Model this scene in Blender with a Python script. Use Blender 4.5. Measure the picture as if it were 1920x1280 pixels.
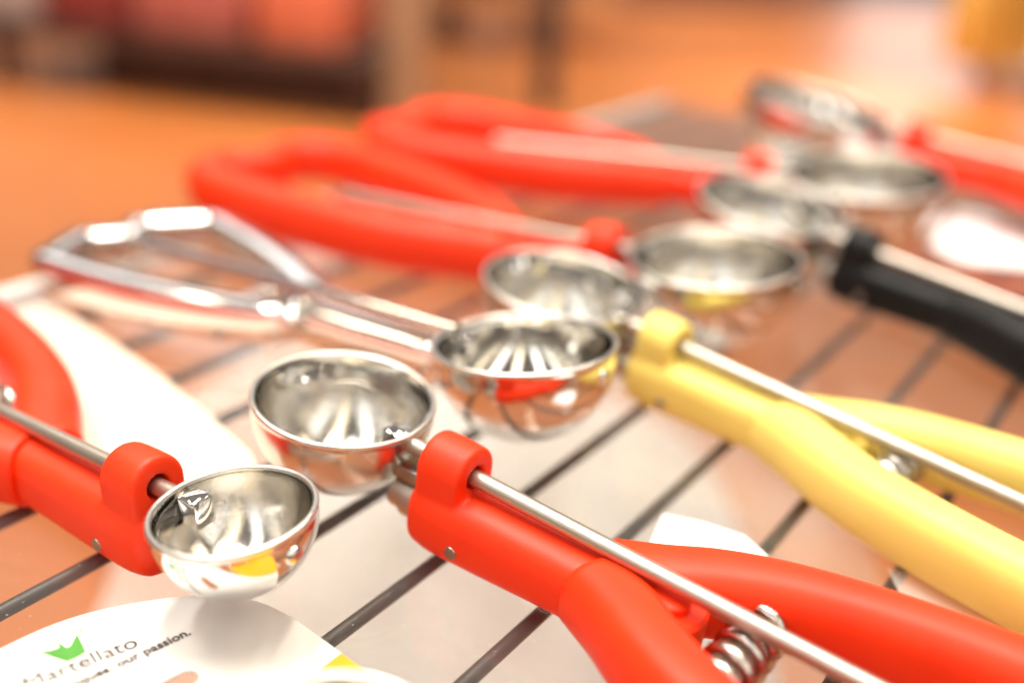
import bpy, bmesh, math, random
import numpy as np
from mathutils import Vector, Matrix

for o in list(bpy.data.objects):
    bpy.data.objects.remove(o)
scene = bpy.context.scene
COL = scene.collection
random.seed(4)
MM = 0.001

# ------------------------------------------------------------------ camera
H_CAM = 0.157                      # lens height above the clear shelf sheet
F_PX, ROLL_K, PITCH_T = 2000.0, 0.07, 0.45289
_p, _r = math.atan(PITCH_T), math.atan(ROLL_K)
FW = Vector((0, math.cos(_p), -math.sin(_p)))
_rt = Vector((1, 0, 0)); _up = _rt.cross(FW)
RT = math.cos(_r) * _rt + math.sin(_r) * _up
UP = math.cos(_r) * _up - math.sin(_r) * _rt
cam_d = bpy.data.cameras.new("camera")
cam = bpy.data.objects.new("camera", cam_d); COL.objects.link(cam)
M = Matrix.Identity(4)
for i in range(3):
    M[i][0], M[i][1], M[i][2] = RT[i], UP[i], -FW[i]
M[2][3] = H_CAM
cam.matrix_world = M
cam_d.sensor_width = 36
cam_d.lens = 36 * F_PX / 1920
cam_d.clip_start = 0.01
cam_d.clip_end = 100
cam_d.dof.use_dof = True
cam_d.dof.focus_distance = 0.239
cam_d.dof.aperture_fstop = 3.4
cam_d.dof.aperture_blades = 0
scene.camera = cam

# ------------------------------------------------------------------ room light
scene.view_settings.view_transform = 'Standard'
scene.view_settings.look = 'None'
scene.view_settings.exposure = -0.04
scene.view_settings.gamma = 1.0
world = bpy.data.worlds.new("World"); scene.world = world
world.use_nodes = True
bg = world.node_tree.nodes['Background']
bg.inputs['Color'].default_value = (1.0, 0.90, 0.80, 1)
bg.inputs['Strength'].default_value = 0.25


def area(name, loc, target, sx, sy, power, col=(1, 0.93, 0.84)):
    d = bpy.data.lights.new(name, 'AREA')
    d.shape = 'RECTANGLE'; d.size = sx; d.size_y = sy; d.energy = power; d.color = col
    o = bpy.data.objects.new(name, d); COL.objects.link(o)
    o.location = loc
    o.rotation_euler = (Vector(target) - Vector(loc)).to_track_quat('-Z', 'Y').to_euler()
    o["kind"] = "helper"
    return o


# shop ceiling: rows of tube lamps over and behind the camera, softer panels overhead,
# added fill for the shop floor, added bright panels, a lit window far away
for x, w, col in [(-4.3, 52, (1.0, 0.88, 0.68)), (-2.6, 50, (1.0, 0.94, 0.84)), (-1.1, 58, (1.0, 0.98, 0.95)),
                  (0.35, 48, (1.0, 0.86, 0.64)), (1.7, 58, (1.0, 0.95, 0.88)), (3.3, 50, (1.0, 0.84, 0.60))]:
    area("ceiling_lamp", (x, -2.4, 2.05), (x, -2.4, 0), 0.20, 5.0, w * 0.62, col)
for x, y, sx, sy, w, col in [(-1.5, 1.3, 0.09, 1.1, 14, (1.0, 0.86, 0.64)), (-0.75, 1.6, 0.08, 1.1, 12, (1.0, 0.92, 0.80)),
                             (0.15, 1.5, 0.09, 1.2, 15, (1.0, 0.86, 0.64)), (0.95, 1.7, 0.08, 1.1, 12, (1.0, 0.96, 0.90)),
                             (1.7, 1.2, 0.09, 1.1, 14, (1.0, 0.84, 0.62)), (-0.95, 0.45, 0.16, 0.9, 30, (1.0, 0.95, 0.88)), (-0.3, 0.55, 0.16, 0.9, 34, (1.0, 0.97, 0.93)),
                             (0.4, 0.45, 0.16, 0.9, 30, (1.0, 0.90, 0.76))]:
    area("ceiling_lamp", (x, y, 2.1), (x, y, 0), sx, sy, w, col)
for x, y, w in [(-2.6, 3.6, 26), (-0.6, 4.0, 24), (-3.6, 6.2, 11), (-1.0, 6.6, 18), (1.6, 5.6, 52), (1.2, 8.6, 44), (3.8, 8.2, 54)]:
    area("floor_fill_lamp", (x, y, 2.15), (x, y, 0), 0.6, 0.6, w, (1.0, 0.93, 0.84)).data.spread = math.radians(75)  # added fill, narrow spread so it brightens the floor only
area("far_bright_panel", (-4.0, 9.5, 4.1), (0, 0, 0), 4.6, 1.6, 46, (1.0, 0.96, 0.93))  # added bright panel that whitens the chrome tops
area("far_bright_panel", (1.4, 10.5, 4.5), (0, 0, 0), 3.6, 1.4, 17, (1.0, 0.96, 0.93))  # second added panel for forward brightness in the metal
area("far_bright_panel", (6.0, 14.0, 1.3), (0.2, 0.6, 0), 4.0, 2.4, 85, (0.94, 0.97, 1.0))  # far shop window, source of the cool highlights in the bowls


# ------------------------------------------------------------------ materials
def new_mat(name):
    m = bpy.data.materials.new(name); m.use_nodes = True
    nt = m.node_tree
    return m, nt, nt.nodes['Principled BSDF']


def noise(nt, scale, detail=3, rough=0.55, coord='Object'):
    tc = nt.nodes.new('ShaderNodeTexCoord')
    n = nt.nodes.new('ShaderNodeTexNoise')
    n.inputs['Scale'].default_value = scale
    n.inputs['Detail'].default_value = detail
    n.inputs['Roughness'].default_value = rough
    nt.links.new(tc.outputs[coord], n.inputs['Vector'])
    return n


def ramp(nt, src, a, b, p0=0.3, p1=0.7):
    r = nt.nodes.new('ShaderNodeValToRGB')
    r.color_ramp.elements[0].position = p0; r.color_ramp.elements[0].color = (*a, 1)
    r.color_ramp.elements[1].position = p1; r.color_ramp.elements[1].color = (*b, 1)
    nt.links.new(src, r.inputs['Fac'])
    return r


def bump(nt, bsdf, src, strength, dist):
    b = nt.nodes.new('ShaderNodeBump')
    b.inputs['Strength'].default_value = strength
    b.inputs['Distance'].default_value = dist
    nt.links.new(src, b.inputs['Height'])
    nt.links.new(b.outputs['Normal'], bsdf.inputs['Normal'])


def plastic(name, a, b, rough=0.42, spec=0.32):
    m, nt, p = new_mat(name)
    n = noise(nt, 60, 3)
    r = ramp(nt, n.outputs['Fac'], a, b)
    # a few pale dust specks stuck to the satin plastic
    tc = nt.nodes.new('ShaderNodeTexCoord')
    vo = nt.nodes.new('ShaderNodeTexVoronoi'); vo.inputs['Scale'].default_value = 260
    nt.links.new(tc.outputs['Object'], vo.inputs['Vector'])
    lt = nt.nodes.new('ShaderNodeMath'); lt.operation = 'LESS_THAN'; lt.inputs[1].default_value = 0.035
    nt.links.new(vo.outputs['Distance'], lt.inputs[0])
    mc = nt.nodes.new('ShaderNodeMix'); mc.data_type = 'RGBA'
    nt.links.new(lt.outputs[0], mc.inputs['Factor'])
    nt.links.new(r.outputs['Color'], mc.inputs['A'])
    mc.inputs['B'].default_value = (min(1, a[0] + 0.06), a[1] + 0.12, a[2] + 0.10, 1)
    nt.links.new(mc.outputs['Result'], p.inputs['Base Color'])
    g = noise(nt, 35, 5, 0.65)
    mr = nt.nodes.new('ShaderNodeMapRange'); mr.inputs['To Min'].default_value = rough - 0.09; mr.inputs['To Max'].default_value = rough + 0.09
    nt.links.new(g.outputs['Fac'], mr.inputs['Value']); nt.links.new(mr.outputs['Result'], p.inputs['Roughness'])
    p.inputs['Specular IOR Level'].default_value = spec
    f = noise(nt, 2200, 3)
    sx = nt.nodes.new('ShaderNodeSeparateXYZ'); nt.links.new(tc.outputs['Object'], sx.inputs[0])
    ad = nt.nodes.new('ShaderNodeMath'); ad.operation = 'ADD'; ad.inputs[1].default_value = 0.0142
    nt.links.new(sx.outputs['Z'], ad.inputs[0])
    ab = nt.nodes.new('ShaderNodeMath'); ab.operation = 'ABSOLUTE'; nt.links.new(ad.outputs[0], ab.inputs[0])
    sm = nt.nodes.new('ShaderNodeMapRange'); sm.inputs['From Min'].default_value = 0.00012; sm.inputs['From Max'].default_value = 0.0003
    sm.inputs['To Min'].default_value = 0.55; sm.inputs['To Max'].default_value = 0.0
    nt.links.new(ab.outputs[0], sm.inputs['Value'])
    hs = nt.nodes.new('ShaderNodeMath'); hs.operation = 'ADD'
    nt.links.new(sm.outputs['Result'], hs.inputs[0]); nt.links.new(f.outputs['Fac'], hs.inputs[1])
    bump(nt, p, hs.outputs[0], 0.16, 0.0003)
    return m


def steel(name, col=(0.72, 0.69, 0.64), r0=0.06, r1=0.14, scale=70, scratch=0.0):
    m, nt, p = new_mat(name)
    p.inputs['Metallic'].default_value = 1.0
    p.inputs['Base Color'].default_value = (*col, 1)
    n = noise(nt, scale, 4)
    mr = nt.nodes.new('ShaderNodeMapRange')
    mr.inputs['To Min'].default_value = r0; mr.inputs['To Max'].default_value = r1
    nt.links.new(n.outputs['Fac'], mr.inputs['Value'])
    nt.links.new(mr.outputs['Result'], p.inputs['Roughness'])
    if scratch:
        tc = nt.nodes.new('ShaderNodeTexCoord')
        mp = nt.nodes.new('ShaderNodeMapping')
        mp.inputs['Scale'].default_value = (1, 1, 9)
        f = nt.nodes.new('ShaderNodeTexNoise'); f.inputs['Scale'].default_value = 900
        f.inputs['Detail'].default_value = 3
        nt.links.new(tc.outputs['Object'], mp.inputs['Vector'])
        nt.links.new(mp.outputs['Vector'], f.inputs['Vector'])
        bump(nt, p, f.outputs['Fac'], scratch, 0.0002)
    return m


MAT = {}
MAT['red'] = plastic('red_plastic', (0.81, 0.029, 0.002), (0.85, 0.037, 0.003), 0.45)
MAT['yellow'] = plastic('yellow_plastic', (0.78, 0.61, 0.14), (0.82, 0.65, 0.165), 0.40)
MAT['orange'] = plastic('orange_plastic', (0.82, 0.25, 0.01), (0.86, 0.30, 0.015), 0.42)
MAT['black'] = plastic('black_plastic', (0.006, 0.006, 0.006), (0.010, 0.009, 0.009), 0.44, 0.18)
MAT['bowl'] = steel('polished_steel', (0.75, 0.745, 0.73), 0.02, 0.12, 90, 0.05)
MAT['rim'] = steel('rim_steel', (0.80, 0.77, 0.72), 0.24, 0.34, 300, 0.1)
MAT['satin_bowl'] = steel('satin_outer_steel', (0.66, 0.635, 0.60), 0.13, 0.24, 200, 0.12)
MAT['inside'] = steel('satin_steel', (0.62, 0.585, 0.53), 0.09, 0.19, 110, 0.22)
_p = MAT['inside'].node_tree.nodes['Principled BSDF']
_tg = MAT['inside'].node_tree.nodes.new('ShaderNodeTangent'); _tg.direction_type = 'RADIAL'; _tg.axis = 'Z'
MAT['inside'].node_tree.links.new(_tg.outputs[0], _p.inputs['Tangent'])
_p.inputs['Anisotropic'].default_value = 0.6
_p.inputs['Anisotropic Rotation'].default_value = 0.25
MAT['mirror_inside'] = steel('mirror_inner_steel', (0.68, 0.65, 0.60), 0.03, 0.10, 110, 0.06)
MAT['rodsteel'] = steel('rod_steel', (0.47, 0.42, 0.36), 0.34, 0.46, 300, 0.15)
MAT['chrome'] = steel('chrome', (0.85, 0.83, 0.81), 0.04, 0.09, 60)
MAT['spring'] = steel('spring_steel', (0.50, 0.47, 0.44), 0.10, 0.2, 300)
MAT['pin'] = steel('pin_steel', (0.35, 0.33, 0.31), 0.25, 0.4, 900)

# clear acrylic: transparent with a Fresnel gloss
m, nt, p = new_mat('clear_acrylic'); nt.nodes.remove(p)
out = nt.nodes['Material Output']
tr = nt.nodes.new('ShaderNodeBsdfTransparent'); tr.inputs['Color'].default_value = (0.97, 0.965, 0.955, 1)
gl = nt.nodes.new('ShaderNodeBsdfGlossy'); gl.inputs['Roughness'].default_value = 0.03
lw = nt.nodes.new('ShaderNodeLayerWeight'); lw.inputs['Blend'].default_value = 0.5
pw = nt.nodes.new('ShaderNodeMath'); pw.operation = 'POWER'; pw.inputs[1].default_value = 5.0
nt.links.new(lw.outputs['Facing'], pw.inputs[0])
fr = nt.nodes.new('ShaderNodeMath'); fr.operation = 'MULTIPLY_ADD'
fr.inputs[1].default_value = 0.96; fr.inputs[2].default_value = 0.04
nt.links.new(pw.outputs[0], fr.inputs[0])
mx = nt.nodes.new('ShaderNodeMixShader')
nt.links.new(fr.outputs[0], mx.inputs['Fac']); nt.links.new(tr.outputs[0], mx.inputs[1])
nt.links.new(gl.outputs[0], mx.inputs[2]); nt.links.new(mx.outputs[0], out.inputs['Surface'])
n = noise(nt, 260, 4)
mr = nt.nodes.new('ShaderNodeMapRange'); mr.inputs['To Min'].default_value = 0.02; mr.inputs['To Max'].default_value = 0.09
nt.links.new(n.outputs['Fac'], mr.inputs['Value']); nt.links.new(mr.outputs['Result'], gl.inputs['Roughness'])
tc = nt.nodes.new('ShaderNodeTexCoord')
vo = nt.nodes.new('ShaderNodeTexVoronoi'); vo.inputs['Scale'].default_value = 330
nw = nt.nodes.new('ShaderNodeTexNoise'); nw.inputs['Scale'].default_value = 900
va = nt.nodes.new('ShaderNodeVectorMath'); va.operation = 'MULTIPLY_ADD'; va.inputs[1].default_value = (0.0015, 0.0015, 0)
nt.links.new(tc.outputs['Object'], nw.inputs['Vector']); nt.links.new(nw.outputs['Color'], va.inputs[0])
nt.links.new(tc.outputs['Object'], va.inputs[2]); nt.links.new(va.outputs[0], vo.inputs['Vector'])
lt = nt.nodes.new('ShaderNodeMath'); lt.operation = 'LESS_THAN'; lt.inputs[1].default_value = 0.055
nt.links.new(vo.outputs['Distance'], lt.inputs[0])
df = nt.nodes.new('ShaderNodeBsdfDiffuse'); df.inputs['Color'].default_value = (0.70, 0.66, 0.62, 1)
sc = nt.nodes.new('ShaderNodeMath'); sc.operation = 'MULTIPLY'; sc.inputs[1].default_value = 0.45
ad = nt.nodes.new('ShaderNodeMath'); ad.operation = 'ADD'; ad.inputs[1].default_value = 0.026
nt.links.new(lt.outputs[0], sc.inputs[0]); nt.links.new(sc.outputs[0], ad.inputs[0])
m2 = nt.nodes.new('ShaderNodeMixShader')
nt.links.new(ad.outputs[0], m2.inputs['Fac']); nt.links.new(mx.outputs[0], m2.inputs[1]); nt.links.new(df.outputs[0], m2.inputs[2])
nt.links.new(m2.outputs[0], out.inputs['Surface'])
MAT['acrylic'] = m


def simple(name, a, b, rough=0.5, scale=20, spec=0.4, metal=0.0):
    m, nt, p = new_mat(name)
    n = noise(nt, scale, 4)
    r = ramp(nt, n.outputs['Fac'], a, b)
    nt.links.new(r.outputs['Color'], p.inputs['Base Color'])
    p.inputs['Roughness'].default_value = rough
    p.inputs['Specular IOR Level'].default_value = spec
    p.inputs['Metallic'].default_value = metal
    return m


MAT['wire'] = simple('black_wire', (0.012, 0.010, 0.010), (0.022, 0.018, 0.017), 0.38, 400)
MAT['frame'] = simple('grey_frame', (0.55, 0.53, 0.50), (0.62, 0.60, 0.57), 0.35, 50)
MAT['card'] = simple('white_card', (0.68, 0.655, 0.625), (0.73, 0.71, 0.68), 0.42, 40)
MAT['card_orange'] = simple('orange_print', (0.85, 0.34, 0.01), (0.88, 0.38, 0.012), 0.42, 40)
MAT['ink'] = simple('dark_ink', (0.030, 0.020, 0.016), (0.045, 0.03, 0.024), 0.5, 60)
MAT['green'] = simple('green_ink', (0.045, 0.22, 0.02), (0.065, 0.27, 0.03), 0.5, 200)
MAT['pale_ink'] = simple('pale_ink', (0.30, 0.24, 0.12), (0.34, 0.28, 0.15), 0.5, 200)
MAT['paper'] = simple('white_paper', (0.80, 0.80, 0.81), (0.84, 0.84, 0.85), 0.5, 60)
MAT['cream_paper'] = simple('cream_paper', (0.84, 0.79, 0.70), (0.88, 0.84, 0.76), 0.5, 30)
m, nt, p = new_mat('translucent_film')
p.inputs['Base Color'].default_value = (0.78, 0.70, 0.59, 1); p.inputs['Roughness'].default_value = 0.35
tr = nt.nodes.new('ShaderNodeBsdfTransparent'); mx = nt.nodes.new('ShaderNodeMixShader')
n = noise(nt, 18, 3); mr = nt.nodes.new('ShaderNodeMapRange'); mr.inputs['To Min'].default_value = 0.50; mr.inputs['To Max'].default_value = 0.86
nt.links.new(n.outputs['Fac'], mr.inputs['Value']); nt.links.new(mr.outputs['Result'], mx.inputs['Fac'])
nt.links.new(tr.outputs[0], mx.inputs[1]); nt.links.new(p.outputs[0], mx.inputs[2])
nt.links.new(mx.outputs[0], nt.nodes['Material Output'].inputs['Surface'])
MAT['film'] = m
m, nt, p = new_mat('veil_film')  # pale see-through whitening used by the added veils
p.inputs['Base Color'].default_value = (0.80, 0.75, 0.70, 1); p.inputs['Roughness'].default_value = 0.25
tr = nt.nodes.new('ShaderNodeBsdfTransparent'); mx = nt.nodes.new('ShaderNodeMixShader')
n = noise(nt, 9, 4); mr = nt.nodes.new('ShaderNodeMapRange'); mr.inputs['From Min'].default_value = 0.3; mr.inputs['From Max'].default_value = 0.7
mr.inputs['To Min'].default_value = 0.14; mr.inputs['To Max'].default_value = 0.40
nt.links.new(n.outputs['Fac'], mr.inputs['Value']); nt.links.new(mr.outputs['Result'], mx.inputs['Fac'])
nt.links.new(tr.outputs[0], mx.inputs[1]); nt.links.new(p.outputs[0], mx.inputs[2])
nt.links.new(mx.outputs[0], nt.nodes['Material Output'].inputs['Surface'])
MAT['veil_film'] = m
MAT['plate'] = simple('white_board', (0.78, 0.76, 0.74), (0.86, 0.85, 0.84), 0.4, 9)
MAT['post'] = simple('beige_post', (0.42, 0.27, 0.16), (0.46, 0.30, 0.18), 0.5, 6)
MAT['grey_post'] = simple('grey_post', (0.045, 0.04, 0.04), (0.07, 0.06, 0.058), 0.4, 6)
MAT['dark_wood'] = simple('dark_wood', (0.05, 0.02, 0.012), (0.08, 0.035, 0.022), 0.5, 5)
MAT['pink'] = simple('pink_box', (0.42, 0.10, 0.08), (0.55, 0.16, 0.12), 0.5, 8)
MAT['coral'] = simple('coral_box', (0.75, 0.17, 0.08), (0.80, 0.21, 0.11), 0.5, 8)
MAT['maroon'] = simple('maroon_box', (0.22, 0.03, 0.025), (0.30, 0.05, 0.04), 0.5, 8)
MAT['tan'] = simple('tan_panel', (0.55, 0.31, 0.15), (0.60, 0.35, 0.18), 0.5, 4)
MAT['mauve'] = simple('mauve_counter', (0.42, 0.31, 0.27), (0.46, 0.34, 0.30), 0.5, 4)
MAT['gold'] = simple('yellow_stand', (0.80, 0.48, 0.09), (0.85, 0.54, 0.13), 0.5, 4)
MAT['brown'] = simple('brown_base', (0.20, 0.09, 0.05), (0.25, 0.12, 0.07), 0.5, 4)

# terracotta tile floor
m, nt, p = new_mat('terracotta_tiles')
tc = nt.nodes.new('ShaderNodeTexCoord')
br = nt.nodes.new('ShaderNodeTexBrick')
br.offset = 0.0
br.inputs['Scale'].default_value = 1.0
br.inputs['Brick Width'].default_value = 0.30; br.inputs['Row Height'].default_value = 0.30
br.inputs['Mortar Size'].default_value = 0.004
br.inputs['Color1'].default_value = (0.54, 0.165, 0.040, 1)
br.inputs['Color2'].default_value = (0.48, 0.145, 0.034, 1)
br.inputs['Mortar'].default_value = (0.30, 0.13, 0.06, 1)
nt.links.new(tc.outputs['Object'], br.inputs['Vector'])
nt.links.new(br.outputs['Color'], p.inputs['Base Color'])
p.inputs['Roughness'].default_value = 0.34
p.inputs['Specular IOR Level'].default_value = 0.5
MAT['floor'] = m


# ------------------------------------------------------------------ mesh helpers
def link(name, me, mats, parent=None, matrix=None, smooth=True):
    if not isinstance(mats, (list, tuple)):
        mats = [mats]
    for mt in mats:
        me.materials.append(MAT[mt] if isinstance(mt, str) else mt)
    if smooth:
        for f in me.polygons:
            f.use_smooth = True
    o = bpy.data.objects.new(name, me); COL.objects.link(o)
    if parent is not None:
        o.parent = parent
    if matrix is not None:
        o.matrix_local = matrix
    return o


def from_bm(name, bm, mats, parent=None, matrix=None, smooth=True, sharp=None):
    me = bpy.data.meshes.new(name)
    bmesh.ops.recalc_face_normals(bm, faces=bm.faces)
    bm.to_mesh(me); bm.free()
    o = link(name, me, mats, parent, matrix, smooth)
    if sharp is not None:
        me.set_sharp_from_angle(angle=math.radians(sharp))
    return o


def tag(o, label, cat, group=None):
    o["label"] = label; o["category"] = cat
    if group:
        o["group"] = group
    return o


def structure(o):
    o["kind"] = "structure"
    return o


def catmull(pts, n):
    P = np.array(pts, float)
    P = np.vstack([2 * P[0] - P[1], P, 2 * P[-1] - P[-2]])
    out = []
    for i in range(1, len(P) - 2):
        for k in range(n):
            t = k / n
            a, b, c, d = P[i - 1], P[i], P[i + 1], P[i + 2]
            out.append(0.5 * (2 * b + (c - a) * t + (2 * a - 5 * b + 4 * c - d) * t * t + (3 * b - a - 3 * c + d) * t ** 3))
    out.append(P[-2])
    return np.array(out)


def sweep(ctrl, sub=6, ns=24, ex=2.6, cap=3, start=0.28):
    """ctrl rows: x, y, z, width, height (mm). Upright superellipse section."""
    S = catmull(ctrl, sub)
    bm = bmesh.new()
    rings = []
    n = len(S)
    def section(pos, tang, w, h):
        t = np.array([tang[0], tang[1], 0.0]); t /= np.linalg.norm(t)
        side = np.array([-t[1], t[0], 0.0])
        vs = []
        for k in range(ns):
            a = 2 * math.pi * k / ns
            c, s = math.cos(a), math.sin(a)
            cy = math.copysign(abs(c) ** (2 / ex), c) * w / 2
            cz = math.copysign(abs(s) ** (2 / ex), s) * h / 2
            q = pos + side * cy + np.array([0, 0, cz])
            vs.append(bm.verts.new(Vector(q * MM)))
        return vs
    for i in range(n):
        t = S[min(i + 1, n - 1), :3] - S[max(i - 1, 0), :3]
        if i == 0 and cap:
            d = t / np.linalg.norm(t)
            for c in range(cap):
                f = (c + 0.35) / (cap + 0.35)
                off = min(S[0, 3], S[0, 4]) * start
                rings.append(section(S[0, :3] - d * off * (1 - f), t, S[0, 3] * math.sin(f * 1.57) ** 0.6, S[0, 4] * math.sin(f * 1.57) ** 0.6))
        rings.append(section(S[i, :3], t, S[i, 3], S[i, 4]))
        if i == n - 1 and cap:
            d = t / np.linalg.norm(t)
            for c in reversed(range(cap)):
                f = (c + 0.35) / (cap + 0.35)
                off = min(S[-1, 3], S[-1, 4]) * 0.28
                rings.append(section(S[-1, :3] + d * off * (1 - f), t, S[-1, 3] * math.sin(f * 1.57) ** 0.6, S[-1, 4] * math.sin(f * 1.57) ** 0.6))
    for a, b in zip(rings[:-1], rings[1:]):
        for k in range(ns):
            bm.faces.new((a[k], a[(k + 1) % ns], b[(k + 1) % ns], b[k]))
    bm.faces.new(rings[0]); bm.faces.new(rings[-1])
    return bm


def tube(path, r, ns=12, bm=None, caps=True):
    """round tube along 3-D path (mm)."""
    P = np.array(path, float)
    bm = bm or bmesh.new()
    t0 = P[1] - P[0]; t0 /= np.linalg.norm(t0)
    ref = np.array([0, 0, 1.0]) if abs(t0[2]) < 0.9 else np.array([1.0, 0, 0])
    rings = []
    rad = r if hasattr(r, '__len__') else [r] * len(P)
    for i in range(len(P)):
        t = P[min(i + 1, len(P) - 1)] - P[max(i - 1, 0)]; t /= np.linalg.norm(t)
        a = np.cross(t, ref); a /= np.linalg.norm(a); b = np.cross(t, a)
        ref = -np.cross(t, a) if np.dot(-np.cross(t, a), ref) > 0 else np.cross(t, a)
        rings.append([bm.verts.new(Vector((P[i] + rad[i] * (math.cos(2 * math.pi * k / ns) * a + math.sin(2 * math.pi * k / ns) * b)) * MM)) for k in range(ns)])
    for a, b in zip(rings[:-1], rings[1:]):
        for k in range(ns):
            bm.faces.new((a[k], a[(k + 1) % ns], b[(k + 1) % ns], b[k]))
    if caps:
        bm.faces.new(rings[0]); bm.faces.new(rings[-1])
    return bm


def box(bm, x0, x1, y0, y1, z0, z1, s=MM):
    v = [bm.verts.new(Vector((x, y, z)) * s) for x in (x0, x1) for y in (y0, y1) for z in (z0, z1)]
    for f in ((0, 1, 3, 2), (4, 6, 7, 5), (0, 4, 5, 1), (2, 3, 7, 6), (0, 2, 6, 4), (1, 5, 7, 3)):
        bm.faces.new([v[i] for i in f])
    return bm


def bevelled_box(x0, x1, y0, y1, z0, z1, b=1.0, seg=3, s=MM):
    bm = box(bmesh.new(), x0, x1, y0, y1, z0, z1, s)
    bmesh.ops.bevel(bm, geom=list(bm.edges), offset=b * s, segments=seg, profile=0.5, affect='EDGES')
    return bm


def lathe(profile, ns=96):
    """profile rows (r, z) mm around z axis; closed shell if profile closes on itself."""
    bm = bmesh.new()
    rings = []
    for r, z in profile:
        if r < 1e-6:
            rings.append([bm.verts.new(Vector((0, 0, z * MM)))])
        else:
            rings.append([bm.verts.new(Vector((r * math.cos(2 * math.pi * k / ns), r * math.sin(2 * math.pi * k / ns), z)) * MM) for k in range(ns)])
    for a, b in zip(rings[:-1], rings[1:]):
        for k in range(ns):
            k2 = (k + 1) % ns
            if len(a) == 1:
                bm.faces.new((a[0], b[k], b[k2]))
            elif len(b) == 1:
                bm.faces.new((a[k], a[k2], b[0]))
            else:
                bm.faces.new((a[k], a[k2], b[k2], b[k]))
    return bm


# ------------------------------------------------------------------ scoop parts
def make_bowl(parent, R, tiltm, outer='bowl', rivet=True, inner='inside'):
    """R mm. Hemispherical steel cup with rounded lip; local origin = rim centre."""
    lip = 0.09 * R
    T = 0.85
    prof = []
    N = 26
    for i in range(N + 1):                                   # outer, from the bottom up
        a = math.pi / 2 * i / N
        prof.append((R * math.sin(a), -lip - R * math.cos(a)))
    prof[0] = (0, prof[0][1])
    for k in range(10):                                      # rolled bead along the rim
        a = -0.9 + (math.pi + 1.5) * k / 9
        prof.append((R - 0.45 + 0.72 * math.cos(a), -0.35 + 0.72 * math.sin(a)))
    Ri = R - T
    for i in range(N + 1):                                   # inner, top down
        a = math.pi / 2 * (1 - i / N)
        prof.append((Ri * math.sin(a), -lip - Ri * math.cos(a)))
    prof[-1] = (0, prof[-1][1])
    bm = lathe(prof)
    o = from_bm('bowl', bm, [outer, inner, 'rim'], parent, tiltm)
    nf = len(o.data.polygons)
    for f in o.data.polygons:
        c = f.center
        rr = math.hypot(math.hypot(c.x, c.y), c.z + lip * MM)
        if c.z > -1.15 * MM:
            f.material_index = 2
        elif rr < (R - T * 0.5) * MM:
            f.material_index = 1
    # ejector strip lying along one side just under the rim
    Rb = Ri - 0.5
    bm = bmesh.new()
    th = math.radians(7)
    rows = []
    n = 40
    for i in range(n + 1):
        a = math.pi * i / n
        base = np.array([math.cos(a), math.sin(a) * math.cos(th), -math.sin(a) * math.sin(th)])
        wn = np.array([0, -math.sin(th), -math.cos(th)])
        row = []
        for w, dr in ((0.0, 0.0), (2.2, -0.3), (4.2, -0.7), (4.2, -1.3), (2.2, -0.9), (0.0, -0.6)):
            r = Rb + dr - (0.010 * w * w)
            p = base * r + wn * (w + 1.3)
            row.append(bm.verts.new(Vector(p * MM)))
        rows.append(row)
    for a, b in zip(rows[:-1], rows[1:]):
        for k in range(6):
            bm.faces.new((a[k], a[(k + 1) % 6], b[(k + 1) % 6], b[k]))
    bm.faces.new(rows[0]); bm.faces.new(rows[-1])
    blade = from_bm('ejector_blade', bm, 'chrome', o, None, sharp=40)
    # gear bracket inside, by the handle
    bm = bevelled_box(R - 8.0, R - 2.2, -2.6, 2.6, -8.0, -0.9, 0.5, 2)
    from_bm('bracket', bm, 'chrome', o, None, sharp=40)
    if rivet:
        pr = [(0, 1.5), (0.9, 1.35), (1.7, 0.95), (2.2, 0.4), (2.3, -0.8), (0, -0.8)]
        bm = lathe(pr, 24)
        mt = Matrix.Translation(Vector((-R * 0.985, 0, -5.2)) * MM) @ Matrix.Rotation(math.radians(-90), 4, 'Y')
        from_bm('rivet', bm, 'bowl', o, mt)
        pr = [(0, 1.0), (1.4, 0.8), (2.4, 0.2), (2.5, -0.4), (0, -0.4)]
        bm = lathe(pr, 24)
        mt = Matrix.Translation(Vector((-(R - T) * 0.975, 0, -5.2)) * MM) @ Matrix.Rotation(math.radians(90), 4, 'Y')
        from_bm('inner_rivet', bm, 'inside', o, mt)
    return o


def helix(u, y0, y1, z, r, wire, turns):
    pts = []
    n = int(turns * 22)
    for i in range(n + 1):
        t = i / n
        a = 2 * math.pi * turns * t
        pts.append((u + r * math.cos(a), y0 + (y1 - y0) * t, z + r * math.sin(a)))
    return tube(pts, wire, 10)


ROD_Z = -3.5


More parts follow.
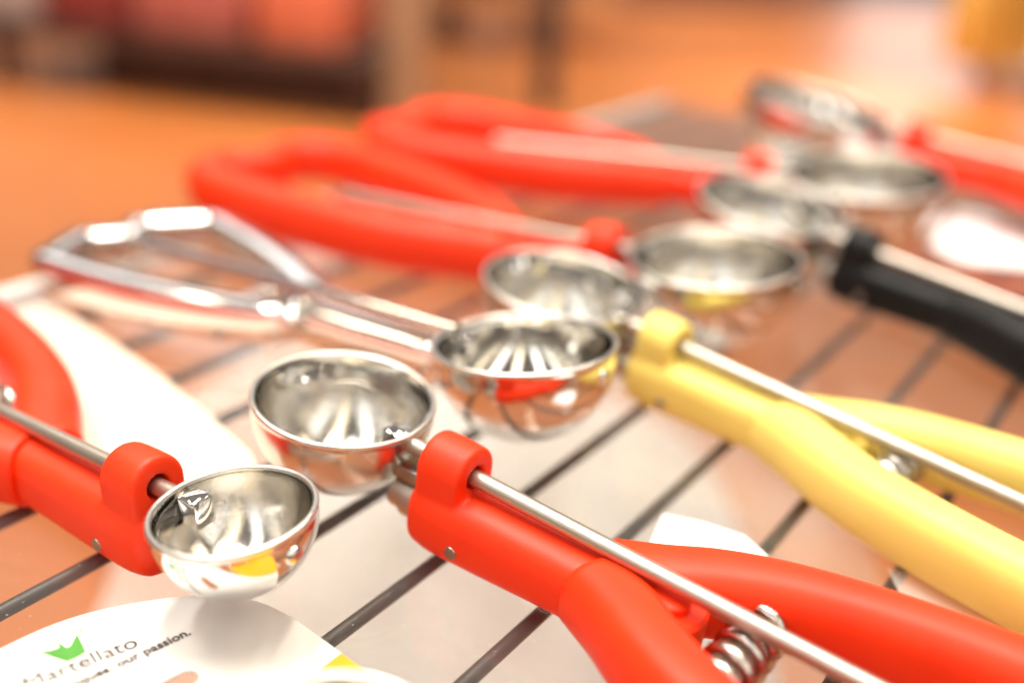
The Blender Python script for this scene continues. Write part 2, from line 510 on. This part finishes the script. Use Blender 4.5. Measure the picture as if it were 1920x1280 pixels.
def collar_mesh(u0, u1, hole=3.0, R=7.5, zb=-19.0):
    """thick eye on top of the body that guides the rod; real hole."""
    ns = 48
    def loop(bm, u, grow):
        outer, inner = [], []
        for k in range(ns):
            a = 2 * math.pi * k / ns
            c, s = math.cos(a), math.sin(a)
            if s >= 0:
                y, z = (R - grow) * c, ROD_Z + (R - grow) * s
            else:
                y = (R - grow) * math.copysign(abs(c) ** 0.35, c)
                z = ROD_Z + (zb - ROD_Z) * abs(s) ** 0.8
            outer.append(bm.verts.new(Vector((u, y, z)) * MM))
        for k in range(ns):
            a = 2 * math.pi * k / ns
            inner.append(bm.verts.new(Vector((u, hole * math.cos(a), ROD_Z + hole * math.sin(a))) * MM))
        return outer, inner
    bm = bmesh.new()
    prof = [(u0, 1.1), (u0 + 0.25, 0.5), (u0 + 0.8, 0.1), (u0 + 1.6, 0.0), ((u0 + u1) / 2, -0.1), (u1 - 1.6, 0.0), (u1 - 0.8, 0.1), (u1 - 0.25, 0.5), (u1, 1.1)]
    L = [loop(bm, u, g) for u, g in prof]
    for (a, ai), (b, bi) in zip(L[:-1], L[1:]):
        for k in range(ns):
            k2 = (k + 1) % ns
            bm.faces.new((a[k], a[k2], b[k2], b[k]))
            bm.faces.new((ai[k2], ai[k], bi[k], bi[k2]))
    for o, i in (L[0], L[-1]):
        for k in range(ns):
            k2 = (k + 1) % ns
            bm.faces.new((o[k], i[k], i[k2], o[k2]))
    return bm


def remeshed(o, voxel, smooth=6):
    """weld the overlapping shells of a moulded part into one skin with soft fillets"""
    md = o.modifiers.new('r', 'REMESH'); md.mode = 'VOXEL'; md.voxel_size = voxel * MM; md.use_smooth_shade = True
    sm = o.modifiers.new('s', 'SMOOTH'); sm.factor = 0.5; sm.iterations = smooth
    bpy.context.view_layer.update()
    me = bpy.data.meshes.new_from_object(o.evaluated_get(bpy.context.evaluated_depsgraph_get()))
    o.modifiers.clear()
    old = o.data; o.data = me; bpy.data.meshes.remove(old)
    for f in me.polygons:
        f.use_smooth = True
    return o


def rot_about(pts, yaw, u0=50.0, lift=0.0):
    """turn loop control points about the hinge (mm, degrees)."""
    c, s = math.cos(math.radians(yaw)), math.sin(math.radians(yaw))
    out = []
    for x, y, z, w, h in pts:
        dx = x - u0
        out.append((u0 + dx * c - y * s, dx * s + y * c, z + lift * max(0, dx) / 150.0, w, h))
    return out


def scoop(name, label, c, R, az, tilt, ntilt, mat, yaw=0.0, lift=0.0, spread=1.0, group='ice cream scoops laid on the clear shelf', style='plastic', outer='bowl', ln=1.0, fat=1.0):
    """c: rim centre (m); R bowl radius (mm); az/tilt: handle direction; ntilt: (x,y) lean of the bowl rim in degrees."""
    A, T = math.radians(az), math.radians(tilt)
    ax = Vector((math.cos(A) * math.cos(T), math.sin(A) * math.cos(T), -math.sin(T)))
    nn = Vector((math.cos(A) * math.sin(T), math.sin(A) * math.sin(T), math.cos(T)))
    ay = nn.cross(ax)
    W = Matrix.Identity(4)
    for i in range(3):
        W[i][0], W[i][1], W[i][2], W[i][3] = ax[i], ay[i], nn[i], c[i]
    root = bpy.data.objects.new(name, None); COL.objects.link(root)
    root.empty_display_size = 0.01
    root.matrix_world = W
    tag(root, label, 'ice cream scoop', group)
    # bowl orientation: x axis still points to the handle
    bn = Vector((math.tan(math.radians(ntilt[0])), math.tan(math.radians(ntilt[1])), 1)).normalized()
    bx = (ax - bn * ax.dot(bn)).normalized()
    by = bn.cross(bx)
    B = Matrix.Identity(4)
    for i in range(3):
        B[i][0], B[i][1], B[i][2], B[i][3] = bx[i], by[i], bn[i], c[i]
    make_bowl(root, R, W.inverted() @ B, outer, True, 'mirror_inside' if style == 'silver' else 'inside')

    X = R                      # handle coordinates start at the bowl wall
    # raise the loop just enough that its underside rests on the sheet
    for u in (95, 112, 140, 168, 190, 207):
        low = c[2] * 1000 - (R + u) * math.sin(T) - (22.6 + 10 * (fat - 1) + 9.9 * (fat - 1) if style == 'plastic' else 19.5) * math.cos(T) - 0.6
        if low < 0:
            lift = max(lift, -low * 150.0 / (u - 50))
    def sh(pts):
        return [(p[0] + X,) + tuple(p[1:]) for p in pts]

    if style == 'plastic':
        # rod through the collar
        bm = tube([(X - 1.5, 0, ROD_Z), (X - 1.2, 0, ROD_Z), (X + 60, 0, ROD_Z), (X + 141.2, 0, ROD_Z), (X + 141.8, 0, ROD_Z)],
                  [1.6, 2.1, 2.1, 2.1, 1.5], 20)
        rod = from_bm('push_rod', bm, 'rodsteel', root, sharp=40)
        bm = bevelled_box(X + 128, X + 148, -7, 7, ROD_Z - 5.5, ROD_Z - 2.3, 1.2, 2)
        from_bm('rod_plate', bm, 'spring', rod, sharp=40)
        # neck
        bm = tube([(X - 3.0, 0, -17.5), (X + 0.5, 0, -17.8), (X + 1.0, 0, -17.8), (X + 14, 0, -18.0)], [4.4, 4.4, 5.2, 5.2], 16)
        nk = from_bm('neck', bm, 'rodsteel', root, sharp=35)
        bm = bevelled_box(X - 2.5, X + 9, -3.2, 3.2, -12.5, -8.5, 0.7, 2)
        from_bm('pivot_block', bm, 'pin', nk, sharp=35)
        # barrel
        body = from_bm('body', sweep(sh([(8.0, 0, -17.0, 17.0, 17.6), (14, 0, -16.8, 18.4, 18.6), (28, 0, -16.2, 18.2, 18.0),
                                         (46, 0, -15.2, 18.0, 17.0), (62, 0, -14.2, 18.4, 16.5), (70, 0, -14.0, 15.0, 14.0)]), 8, 32, 3.0), mat, root)
        cb = collar_mesh(X + 7.0, X + 19.5)
        tmp = bpy.data.meshes.new('collar'); bmesh.ops.recalc_face_normals(cb, faces=cb.faces); cb.to_mesh(tmp); cb.free()
        jb = bmesh.new(); jb.from_mesh(body.data); jb.from_mesh(tmp); jb.to_mesh(body.data); jb.free(); bpy.data.meshes.remove(tmp)
        remeshed(body, 0.55, 5)
        for s in (-1, 1):
            bm = lathe([(0, 0.35), (1.5, 0.3), (1.75, 0.0), (1.75, -2), (0, -2)], 20)
            mt = Matrix.Translation(Vector((X + 21, s * 9.05, -19.5)) * MM) @ Matrix.Rotation(math.radians(-90 * s), 4, 'X')
            from_bm('pin', bm, 'pin', body, mt, sharp=40)
        # two squeeze arms forming a heart-shaped loop
        for s in (-1, 1):
            k = spread
            arm = [(49, s * 2.6, -14.2, 17.4, 18.6), (60, s * 8.0 * k, -13.6, 17.5, 19.2), (72, s * 15.0 * k, -13.0, 17.0, 19.4),
                   (88, s * 21.5 * k, -12.8, 16.2, 19.6), (112, s * 27.0 * k, -12.6, 15.8, 19.8), (140, s * 30.5 * k, -12.6, 15.8, 19.8),
                   (168, s * 33.0 * k, -12.6, 16.0, 19.8), (190, s * 33.0 * k, -12.5, 16.5, 19.8), (206, s * 27.0 * k, -12.5, 17.0, 19.6),
                   (211, s * 16.0 * k, -12.5, 16.5, 19.4), (205, s * 6.0 * k, -12.5, 14.5, 19.0), (203, s * 0.6, -12.5, 13.0, 18.6)]
            arm = [(7 + (60 + (q[0] - 60) * ln if q[0] > 60 else q[0]), q[1], q[2] - 10 * (fat - 1), q[3] * fat, q[4] * fat) for q in arm]
            from_bm('handle_arm', sweep(rot_about(sh(arm), yaw, 57 + X, lift), 8, 32, 2.5, 3, 0.05), mat, root)
        # hinge knuckle between the arms
        bm = lathe([(0, -6.6), (4.4, -6.6), (5.0, -7.1), (5.0, -8.8), (8.4, -8.8), (9.2, -9.6), (9.2, -20), (0, -20)], 32)
        from_bm('hinge_knuckle', bm, mat, root, Matrix.Translation(Vector((X + 72, 0, 0)) * MM), sharp=40)
        # spring
        yy = math.tan(math.radians(yaw)) * 33
        bm = helix(X + 90, yy - 17.0 * spread, yy + 17.0 * spread, -12.6, 5.0, 1.65, 6.2)
        from_bm('spring', bm, 'spring', root)
    else:
        build_silver(root, X, yaw, lift)
    return root


def build_silver(root, X, yaw, lift):
    def sh(pts):
        return [(p[0] + X,) + tuple(p[1:]) for p in pts]
    bm = tube([(X - 2, 0, -2.6), (X + 150, 0, -2.6)], 2.7, 20)
    from_bm('push_rod', bm, 'chrome', root, sharp=40)
    from_bm('body', sweep(sh([(0, 0, -13, 9, 10), (6, 0, -13.5, 13, 14), (30, 0, -13.5, 13.5, 14), (55, 0, -13, 14, 14), (66, 0, -12.5, 13, 13)]), 6, 28, 4.0), 'chrome', root)
    for s in (-1, 1):
        k = 1.0
        arm = [(60, s * 5.0, -13, 8.5, 12), (70, s * 10, -13.5, 11.0, 14), (95, s * 19, -13.5, 11.5, 14.5), (130, s * 28, -13.0, 11.5, 14.5),
               (160, s * 33, -12.5, 11.5, 14.5), (177, s * 35, -12, 11.5, 14.5), (181, s * 34.8, -12, 11.5, 14.5), (184, s * 32, -12, 11.5, 14.5),
               (196, s * 17, -12, 11.5, 14.5), (198, s * 12, -12, 11.5, 14.5), (195, s * 8, -12, 11.5, 14), (190, s * 0.6, -12, 11, 13.5)]
        arm = [(60 + (q[0] - 60) * 0.86,) + q[1:] for q in arm]
        from_bm('handle_arm', sweep(rot_about(sh(arm), yaw, 50 + X, lift), 8, 28, 4.6), 'chrome', root)
    kn = from_bm('hinge_knuckle', lathe([(0, -4.8), (5.5, -4.8), (6.5, -5.8), (6.5, -18.5), (0, -18.5)], 32), 'chrome', root,
                 Matrix.Translation(Vector((X + 63, 0, 0)) * MM), sharp=40)
    for s in (-1, 1):
        bm = lathe([(0, 3.2), (2.0, 2.9), (3.6, 1.7), (4.2, 0), (0, 0)], 24)
        from_bm('screw_head', bm, 'chrome', root, Matrix.Translation(Vector((X + 60, s * 8.2, -11)) * MM) @ Matrix.Rotation(math.radians(-90 * s), 4, 'X'))
    from_bm('spring', helix(X + 86, -10, 10, -12, 3.6, 0.9, 6), 'chrome', root)


# ------------------------------------------------------------------ shelf and floor
def px(x, y, z=0.0):
    """point of the place at height z seen at photograph pixel (x, y) of the survey photo"""
    d = FW + RT * ((x - 960) / F_PX) + UP * ((640 - y) / F_PX)
    s = (z - H_CAM) / d.z
    return Vector((d.x * s, d.y * s, z))


FLOOR_Z = -0.85
bm = bmesh.new()
vs = [bm.verts.new(v) for v in ((-14, -3, 0), (14, -3, 0), (14, 22, 0), (-14, 22, 0))]
bm.faces.new(vs)
structure(from_bm('floor', bm, 'floor', None, Matrix.Translation((0, 0, FLOOR_Z)) @ Matrix.Rotation(math.radians(24), 4, 'Z'), smooth=False))

WANG = math.radians(56.8)
WU = Vector((math.cos(WANG), math.sin(WANG), 0)); WN = Vector((WU.y, -WU.x, 0))
shelf = bpy.data.objects.new('wire_shelf', None); COL.objects.link(shelf)
tag(shelf, 'black wire shelf under a clear sheet that carries the scoops', 'shelf')
O0 = px(1000, 920, -0.006)                     # one point on a known wire
PITCH = 0.0318
me_w = None
off = O0.dot(WN)
lo, hi = -0.62, 0.40                            # extent along the wires
for i in range(-6, 14):
    n0 = off + i * PITCH
    if me_w is None:
        bm = tube([(lo * 1000, 0, 0), (hi * 1000, 0, 0)], 1.85, 12)
        w = from_bm('wire', bm, 'wire', shelf); me_w = w.data
    else:
        w = bpy.data.objects.new('wire', me_w); COL.objects.link(w); w.parent = shelf
    ctr = WU * 0.42
    p = WN * n0 + WU * 0.32
    w.matrix_local = Matrix.Translation((p.x, p.y, -0.0055)) @ Matrix.Rotation(WANG, 4, 'Z')
bm = tube([(lo * 1000 - 8, 0, 0), (hi * 1000 + 8, 0, 0)], 4.5, 16)
fp = WN * -0.356 + WU * 0.32
from_bm('frame_bar', bm, 'frame', shelf, Matrix.Translation((fp.x, fp.y, -0.004)) @ Matrix.Rotation(WANG, 4, 'Z'))
# clear sheet
SM = Matrix.Translation((WU * 0.32).to_3d()) @ Matrix.Rotation(WANG, 4, 'Z')
bm = box(bmesh.new(), lo - 0.005, hi + 0.005, -(off + 13.6 * PITCH), 0.351, -0.003, 0.0, 1.0)
from_bm('clear_sheet', bm, 'acrylic', shelf, SM, smooth=False)

# ------------------------------------------------------------------ scoops
def bowl_c(pxx, pxy, R, gap):
    return px(pxx, pxy, R * 1.08 * MM + gap)

specs = [
    # name, label, pixel of rim centre, R, gap, az, tilt, ntilt, material, yaw, lift
    ('ice_cream_scoop', 'red scoop in front with steel rod and small bowl beside the printed card', (436, 953), 18.0, 8.0, 146, 3.5, (-6.2, 0.1), 'red', -3, 0, 'plastic', 1.0, 'bowl'),
    ('ice_cream_scoop', 'sharp red scoop with coiled spring, bowl touching the neighbouring small bowl', (645, 743), 23.1, 6.0, -34, 4.2, (4.3, -2.9), 'red', -2, 0, 'plastic', 1.02, 'satin_bowl'),
    ('ice_cream_scoop', 'all-chrome scoop with thin metal loop handle', (983, 641), 26.0, 6.0, 146, 4.0, (-5.2, 5.0), 'chrome', -5, 0, 'silver', 1.0, 'bowl'),
    ('ice_cream_scoop', 'yellow scoop with steel rod between the red and the black one', (1059, 531), 27.1, 1.5, -38.5, 4.5, (5.4, -3.0), 'yellow', -2.5, 0, 'plastic', 0.93, 'satin_bowl'),
    ('ice_cream_scoop', 'red scoop whose loop handle lies just behind the chrome scoop', (1340, 480), 30.0, 3.0, 148, 3.8, (-4.9, -0.7), 'red', -6, 9, 'plastic', 1.15, 'bowl'),
    ('ice_cream_scoop', 'black scoop with steel rod on top', (1443, 381), 29.6, 3.5, -42, 4.5, (5.9, -5.7), 'black', -3, 0, 'plastic', 0.78, 'bowl'),
    ('ice_cream_scoop', 'red scoop with the farthest loop handle, behind the other red loop', (1625, 325), 34.4, 1.0, 163, 2.0, (-5.3, -3.3), 'red', -7, 6, 'plastic', 1.12, 'bowl'),
]
for nm, lb, (x, y), R, gap, az, tl, nt_, mt, yaw, lift, st, spr, ob in specs:
    scoop(nm, lb, bowl_c(x, y, R, gap * MM), R, az, tl, nt_, mt, yaw, lift, spr, style=st, outer=ob, ln=0.88 if 'farthest loop' in lb else 0.96, fat=1.13 if 'loop handle' in lb and st == 'plastic' else 1.0)
scoop('ice_cream_scoop', 'blurred red scoop farthest back, its tilted bowl topmost in the picture', px(1537, 195, 0.0465), 40.5, -31, 4.0, (10.5, -4.0), 'red', -2, 0)
scoop('ice_cream_scoop', 'orange scoop of which only the bowl rim shows below the printed card', px(645, 1405, 0.028), 16.5, -34, 3.5, (4.3, -2.9), 'orange', 4, 0)

# ------------------------------------------------------------------ printed header card
def flat(name, pts, z, thick, mat, parent, hole=None):
    """flat sheet from outline points (metres, xy) with thickness and optional hole loop"""
    bm = bmesh.new()
    edges = []
    loops = [pts] + ([hole] if hole else [])
    for lp in loops:
        v = [bm.verts.new((q[0], q[1], z)) for q in lp]
        for a, b in zip(v, v[1:] + v[:1]):
            edges.append(bm.edges.new((a, b)))
    r = bmesh.ops.triangle_fill(bm, edges=edges, use_beauty=True)
    faces = [g for g in r['geom'] if isinstance(g, bmesh.types.BMFace)]
    ex = bmesh.ops.extrude_face_region(bm, geom=faces)
    for g in ex['geom']:
        if isinstance(g, bmesh.types.BMVert):
            g.co.z += thick
    return from_bm(name, bm, mat, parent, smooth=False)


def outline(pxs, z, n=6):
    P = catmull([tuple(px(x, y, z))[:2] for x, y in pxs], n)
    return [tuple(q) for q in P]


card = bpy.data.objects.new('header_card', None); COL.objects.link(card)
tag(card, 'white printed card with green crown and orange corner under the smallest bowl', 'card')
ZC = 0.0004
top = outline([(-120, 1285), (-60, 1252), (0, 1219), (100, 1173), (200, 1143), (330, 1121), (440, 1121), (500, 1136), (560, 1168), (640, 1226)], ZC)
low = [tuple(px(x, y, ZC))[:2] for x, y in ((560, 1287), (480, 1350), (300, 1460), (0, 1470))]
hc = px(352, 1274, ZC); d2 = (px(359, 1188, ZC) - px(160, 1280, ZC)); d2.z = 0; d2.normalize(); n2 = Vector((-d2.y, d2.x, 0))
hole = []
for k in range(28):
    a = 2 * math.pi * k / 28
    q = hc + d2 * (0.0028 * math.cos(a) + math.copysign(0.004, math.cos(a)) - 0.0045) + n2 * 0.0024 * math.sin(a)
    hole.append((q.x, q.y))
flat('card_face', top + low, ZC, 0.0004, 'card', card, hole)
og = [tuple(px(x, y, ZC))[:2] for x, y in ((640.5, 1226.5), (700, 1271), (790, 1345), (830, 1420), (700, 1480), (400, 1480), (480.5, 1350.5), (560.5, 1287.5))]
flat('orange_panel', og, ZC, 0.0004, 'card_orange', card)
ZT = ZC + 0.0004 + 0.00005
Z6 = lambda x, y: tuple(px(x / 2.743, 980 + y / 2.743, ZT))[:2]
crown = [Z6(*q) for q in ((203, 662), (262, 655), (305, 640), (300, 612), (342, 640), (362, 632), (396, 572), (418, 612), (442, 662), (396, 690), (345, 711), (280, 690))]
flat('crown_print', crown, ZT, 0.00004, 'green', card)
for cx, cy in ((182, 660), (286, 604), (400, 555)):
    c0 = Vector((*Z6(cx, cy), 0)); rr = 0.00085
    ring = [(c0.x + rr * math.cos(2 * math.pi * k / 20), c0.y + rr * math.sin(2 * math.pi * k / 20)) for k in range(20)]
    ring2 = [(c0.x + rr * 0.6 * math.cos(2 * math.pi * k / 20), c0.y + rr * 0.6 * math.sin(2 * math.pi * k / 20)) for k in range(20)]
    flat('crown_pearl', ring, ZT, 0.00004, 'pale_ink', card, ring2)


def text(body, a, b, mat, name, bold=0.02):
    """lay text so that it runs from point a to point b on the card"""
    cu = bpy.data.curves.new(name, 'FONT'); cu.body = body
    cu.offset = bold; cu.size = 1.0; cu.extrude = 0.002; cu.resolution_u = 6
    o = bpy.data.objects.new(name, cu); COL.objects.link(o)
    bpy.context.view_layer.update()
    w = o.dimensions.x
    d = b - a; s = d.length / w
    o.parent = card
    o.matrix_local = Matrix.Translation((a.x, a.y, ZT + 0.0001)) @ Matrix.Rotation(math.atan2(d.y, d.x), 4, 'Z') @ Matrix.Diagonal((s, s, 0.01, 1))
    cu.materials.append(MAT[mat])
    dg = bpy.context.evaluated_depsgraph_get()
    bpy.context.view_layer.update()
    me = bpy.data.meshes.new_from_object(o.evaluated_get(dg))
    ml = o.matrix_local.copy()
    bpy.data.objects.remove(o)
    q = bpy.data.objects.new(name, me); COL.objects.link(q)
    q.parent = card; q.matrix_local = ml
    return q


b1 = px(257, 1212, ZT); a1 = px(87, 1279, ZT)
text('Martellato', b1 - (b1 - a1) * 1.22, b1, 'ink', 'brand_lettering', 0.0)
b2 = px(360, 1188, ZT); a2 = px(160, 1280, ZT)
text('Your techniques, our passion.', b2 - (b2 - a2) * 1.72, b2, 'ink', 'slogan_lettering')


# ------------------------------------------------------------------ loose papers
def paper(name, label, pxs, z, mat, thick=0.0004):
    P = [tuple(px(x, y, z))[:2] for x, y in pxs]
    o = flat(name, P, z, thick, mat, None)
    tag(o, label, 'paper')
    return o


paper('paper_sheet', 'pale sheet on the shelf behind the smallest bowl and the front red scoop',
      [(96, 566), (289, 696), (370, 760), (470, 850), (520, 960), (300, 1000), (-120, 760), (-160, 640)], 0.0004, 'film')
paper('paper_tag', 'small white tag under the spring end of the sharp red scoop',
      [(1244, 966), (1320, 982), (1395, 1006), (1440, 1045), (1330, 1100), (1205, 1050)], 0.0004, 'paper')
paper('paper_tag', 'white tag lying between the black scoop and the farthest red scoop',
      [(1790, 395), (1850, 405), (1960, 455), (1960, 505), (1800, 492), (1745, 462)], 0.0004, 'paper')

# white round board on the level below
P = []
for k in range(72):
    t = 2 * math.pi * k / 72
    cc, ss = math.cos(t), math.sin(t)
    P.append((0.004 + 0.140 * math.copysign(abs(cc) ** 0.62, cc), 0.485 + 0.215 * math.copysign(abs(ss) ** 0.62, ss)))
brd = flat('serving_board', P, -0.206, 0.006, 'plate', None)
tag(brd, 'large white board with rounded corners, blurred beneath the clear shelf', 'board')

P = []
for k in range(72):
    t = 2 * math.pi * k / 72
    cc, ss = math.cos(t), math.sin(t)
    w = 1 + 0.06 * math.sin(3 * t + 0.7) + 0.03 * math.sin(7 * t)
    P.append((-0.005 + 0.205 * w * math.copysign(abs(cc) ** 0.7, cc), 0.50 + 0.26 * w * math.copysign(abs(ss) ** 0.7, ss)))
pk = flat('pale_veil', P, -0.180, 0.0004, 'veil_film', None)  # added veil, pales the surroundings of the board
tag(pk, 'pale see-through packaging added to whiten the area around the white board under the shelf', 'veil')
pf = flat('pale_veil', [tuple(px(x, y, 0.0004))[:2] for x, y in ((1662, 1064), (1720, 1080), (1800, 1106), (1960, 1185), (1930, 1250), (1790, 1190), (1690, 1120))], 0.0004, 0.0003, 'veil_film', None)  # added patch standing in for a pale reflection on the sheet
tag(pf, 'small see-through veil in place of a reflection between the yellow and the sharp red handle', 'veil')

# ------------------------------------------------------------------ blurred shop behind
def sbox(name, x, y, w, d, z0, z1, mat, parent=None, rz=0.0, bev=0.01):
    bm = bevelled_box(-w / 2, w / 2, -d / 2, d / 2, 0, z1 - z0, bev, 2, 1.0)
    return from_bm(name, bm, mat, parent, Matrix.Translation((x, y, z0)) @ Matrix.Rotation(math.radians(rz), 4, 'Z'), sharp=40)


table = bpy.data.objects.new('display_table', None); COL.objects.link(table)
tag(table, 'low dark display table loaded with red packages, blurred far behind', 'display table')
table.location = (-1.42, 4.72, FLOOR_Z)
sbox('table_top', 0, 0, 1.75, 0.9, 0.22, 0.26, 'dark_wood', table, -10)
sbox('table_base', 0.22, 0.0, 1.15, 0.6, 0.0, 0.217, 'dark_wood', table, -10)
for lx in (-0.78, 0.78):
    sbox('leg', lx, -0.35 - lx * 0.17, 0.08, 0.08, 0.0, 0.217, 'dark_wood', table, -10)
zt = FLOOR_Z + 0.262
for i, (dx, w, h, mt, lb) in enumerate([(-0.70, 0.28, 0.30, 'mauve', 'greyish pink package at the end of the dark display table'),
                                        (-0.36, 0.36, 0.34, 'maroon', 'dark red package next to the greyish pink one'),
                                        (0.08, 0.46, 0.36, 'pink', 'dusty pink package in the middle of the display table'),
                                        (0.54, 0.36, 0.40, 'coral', 'bright coral package beside the beige post')]):
    b = sbox('package', -1.42 + dx, 4.62 - dx * 0.17, w, 0.5, zt, zt + h, mt, None, -10, 0.03)
    tag(b, lb, 'package', 'packages on the low display table')
p1 = sbox('support_post', -0.50, 4.35, 0.165, 0.10, FLOOR_Z, 1.4, 'post', None, 0, 0.01)
tag(p1, 'wide beige post right of the coral package', 'post')
p2 = sbox('support_post', 0.07, 4.75, 0.10, 0.08, FLOOR_Z, 1.4, 'grey_post', None, 0, 0.008)
tag(p2, 'thin dark grey post above the farthest loop handle', 'post')
bench = bpy.data.objects.new('bench', None); COL.objects.link(bench)
tag(bench, 'tan bench with short legs between the two posts', 'bench')
bench.location = (-0.12, 6.6, FLOOR_Z)
sbox('bench_panel', 0, 0, 1.15, 0.5, 0.22, 0.75, 'tan', bench, 12)
sbox('leg', -0.40, 0.0, 0.12, 0.3, 0.0, 0.215, 'dark_wood', bench, 12)
sbox('leg', 0.14, 0.0, 0.14, 0.3, 0.0, 0.215, 'tan', bench, 12)
ct = sbox('counter', 1.15, 8.9, 2.0, 0.6, FLOOR_Z + 0.12, FLOOR_Z + 0.95, 'mauve', None, 14, 0.02)
tag(ct, 'greyish counter edge running off the top of the picture', 'counter')
st = bpy.data.objects.new('display_stand', None); COL.objects.link(st)
tag(st, 'yellow display stand at the far right top corner', 'display stand')
st.location = px(1838, 165, FLOOR_Z)
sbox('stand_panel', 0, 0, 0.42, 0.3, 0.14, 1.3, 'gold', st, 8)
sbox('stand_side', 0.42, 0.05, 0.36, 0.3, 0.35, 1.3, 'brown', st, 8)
sbox('stand_base', 0.35, 0.0, 0.7, 0.3, 0.0, 0.135, 'mauve', st, 8)
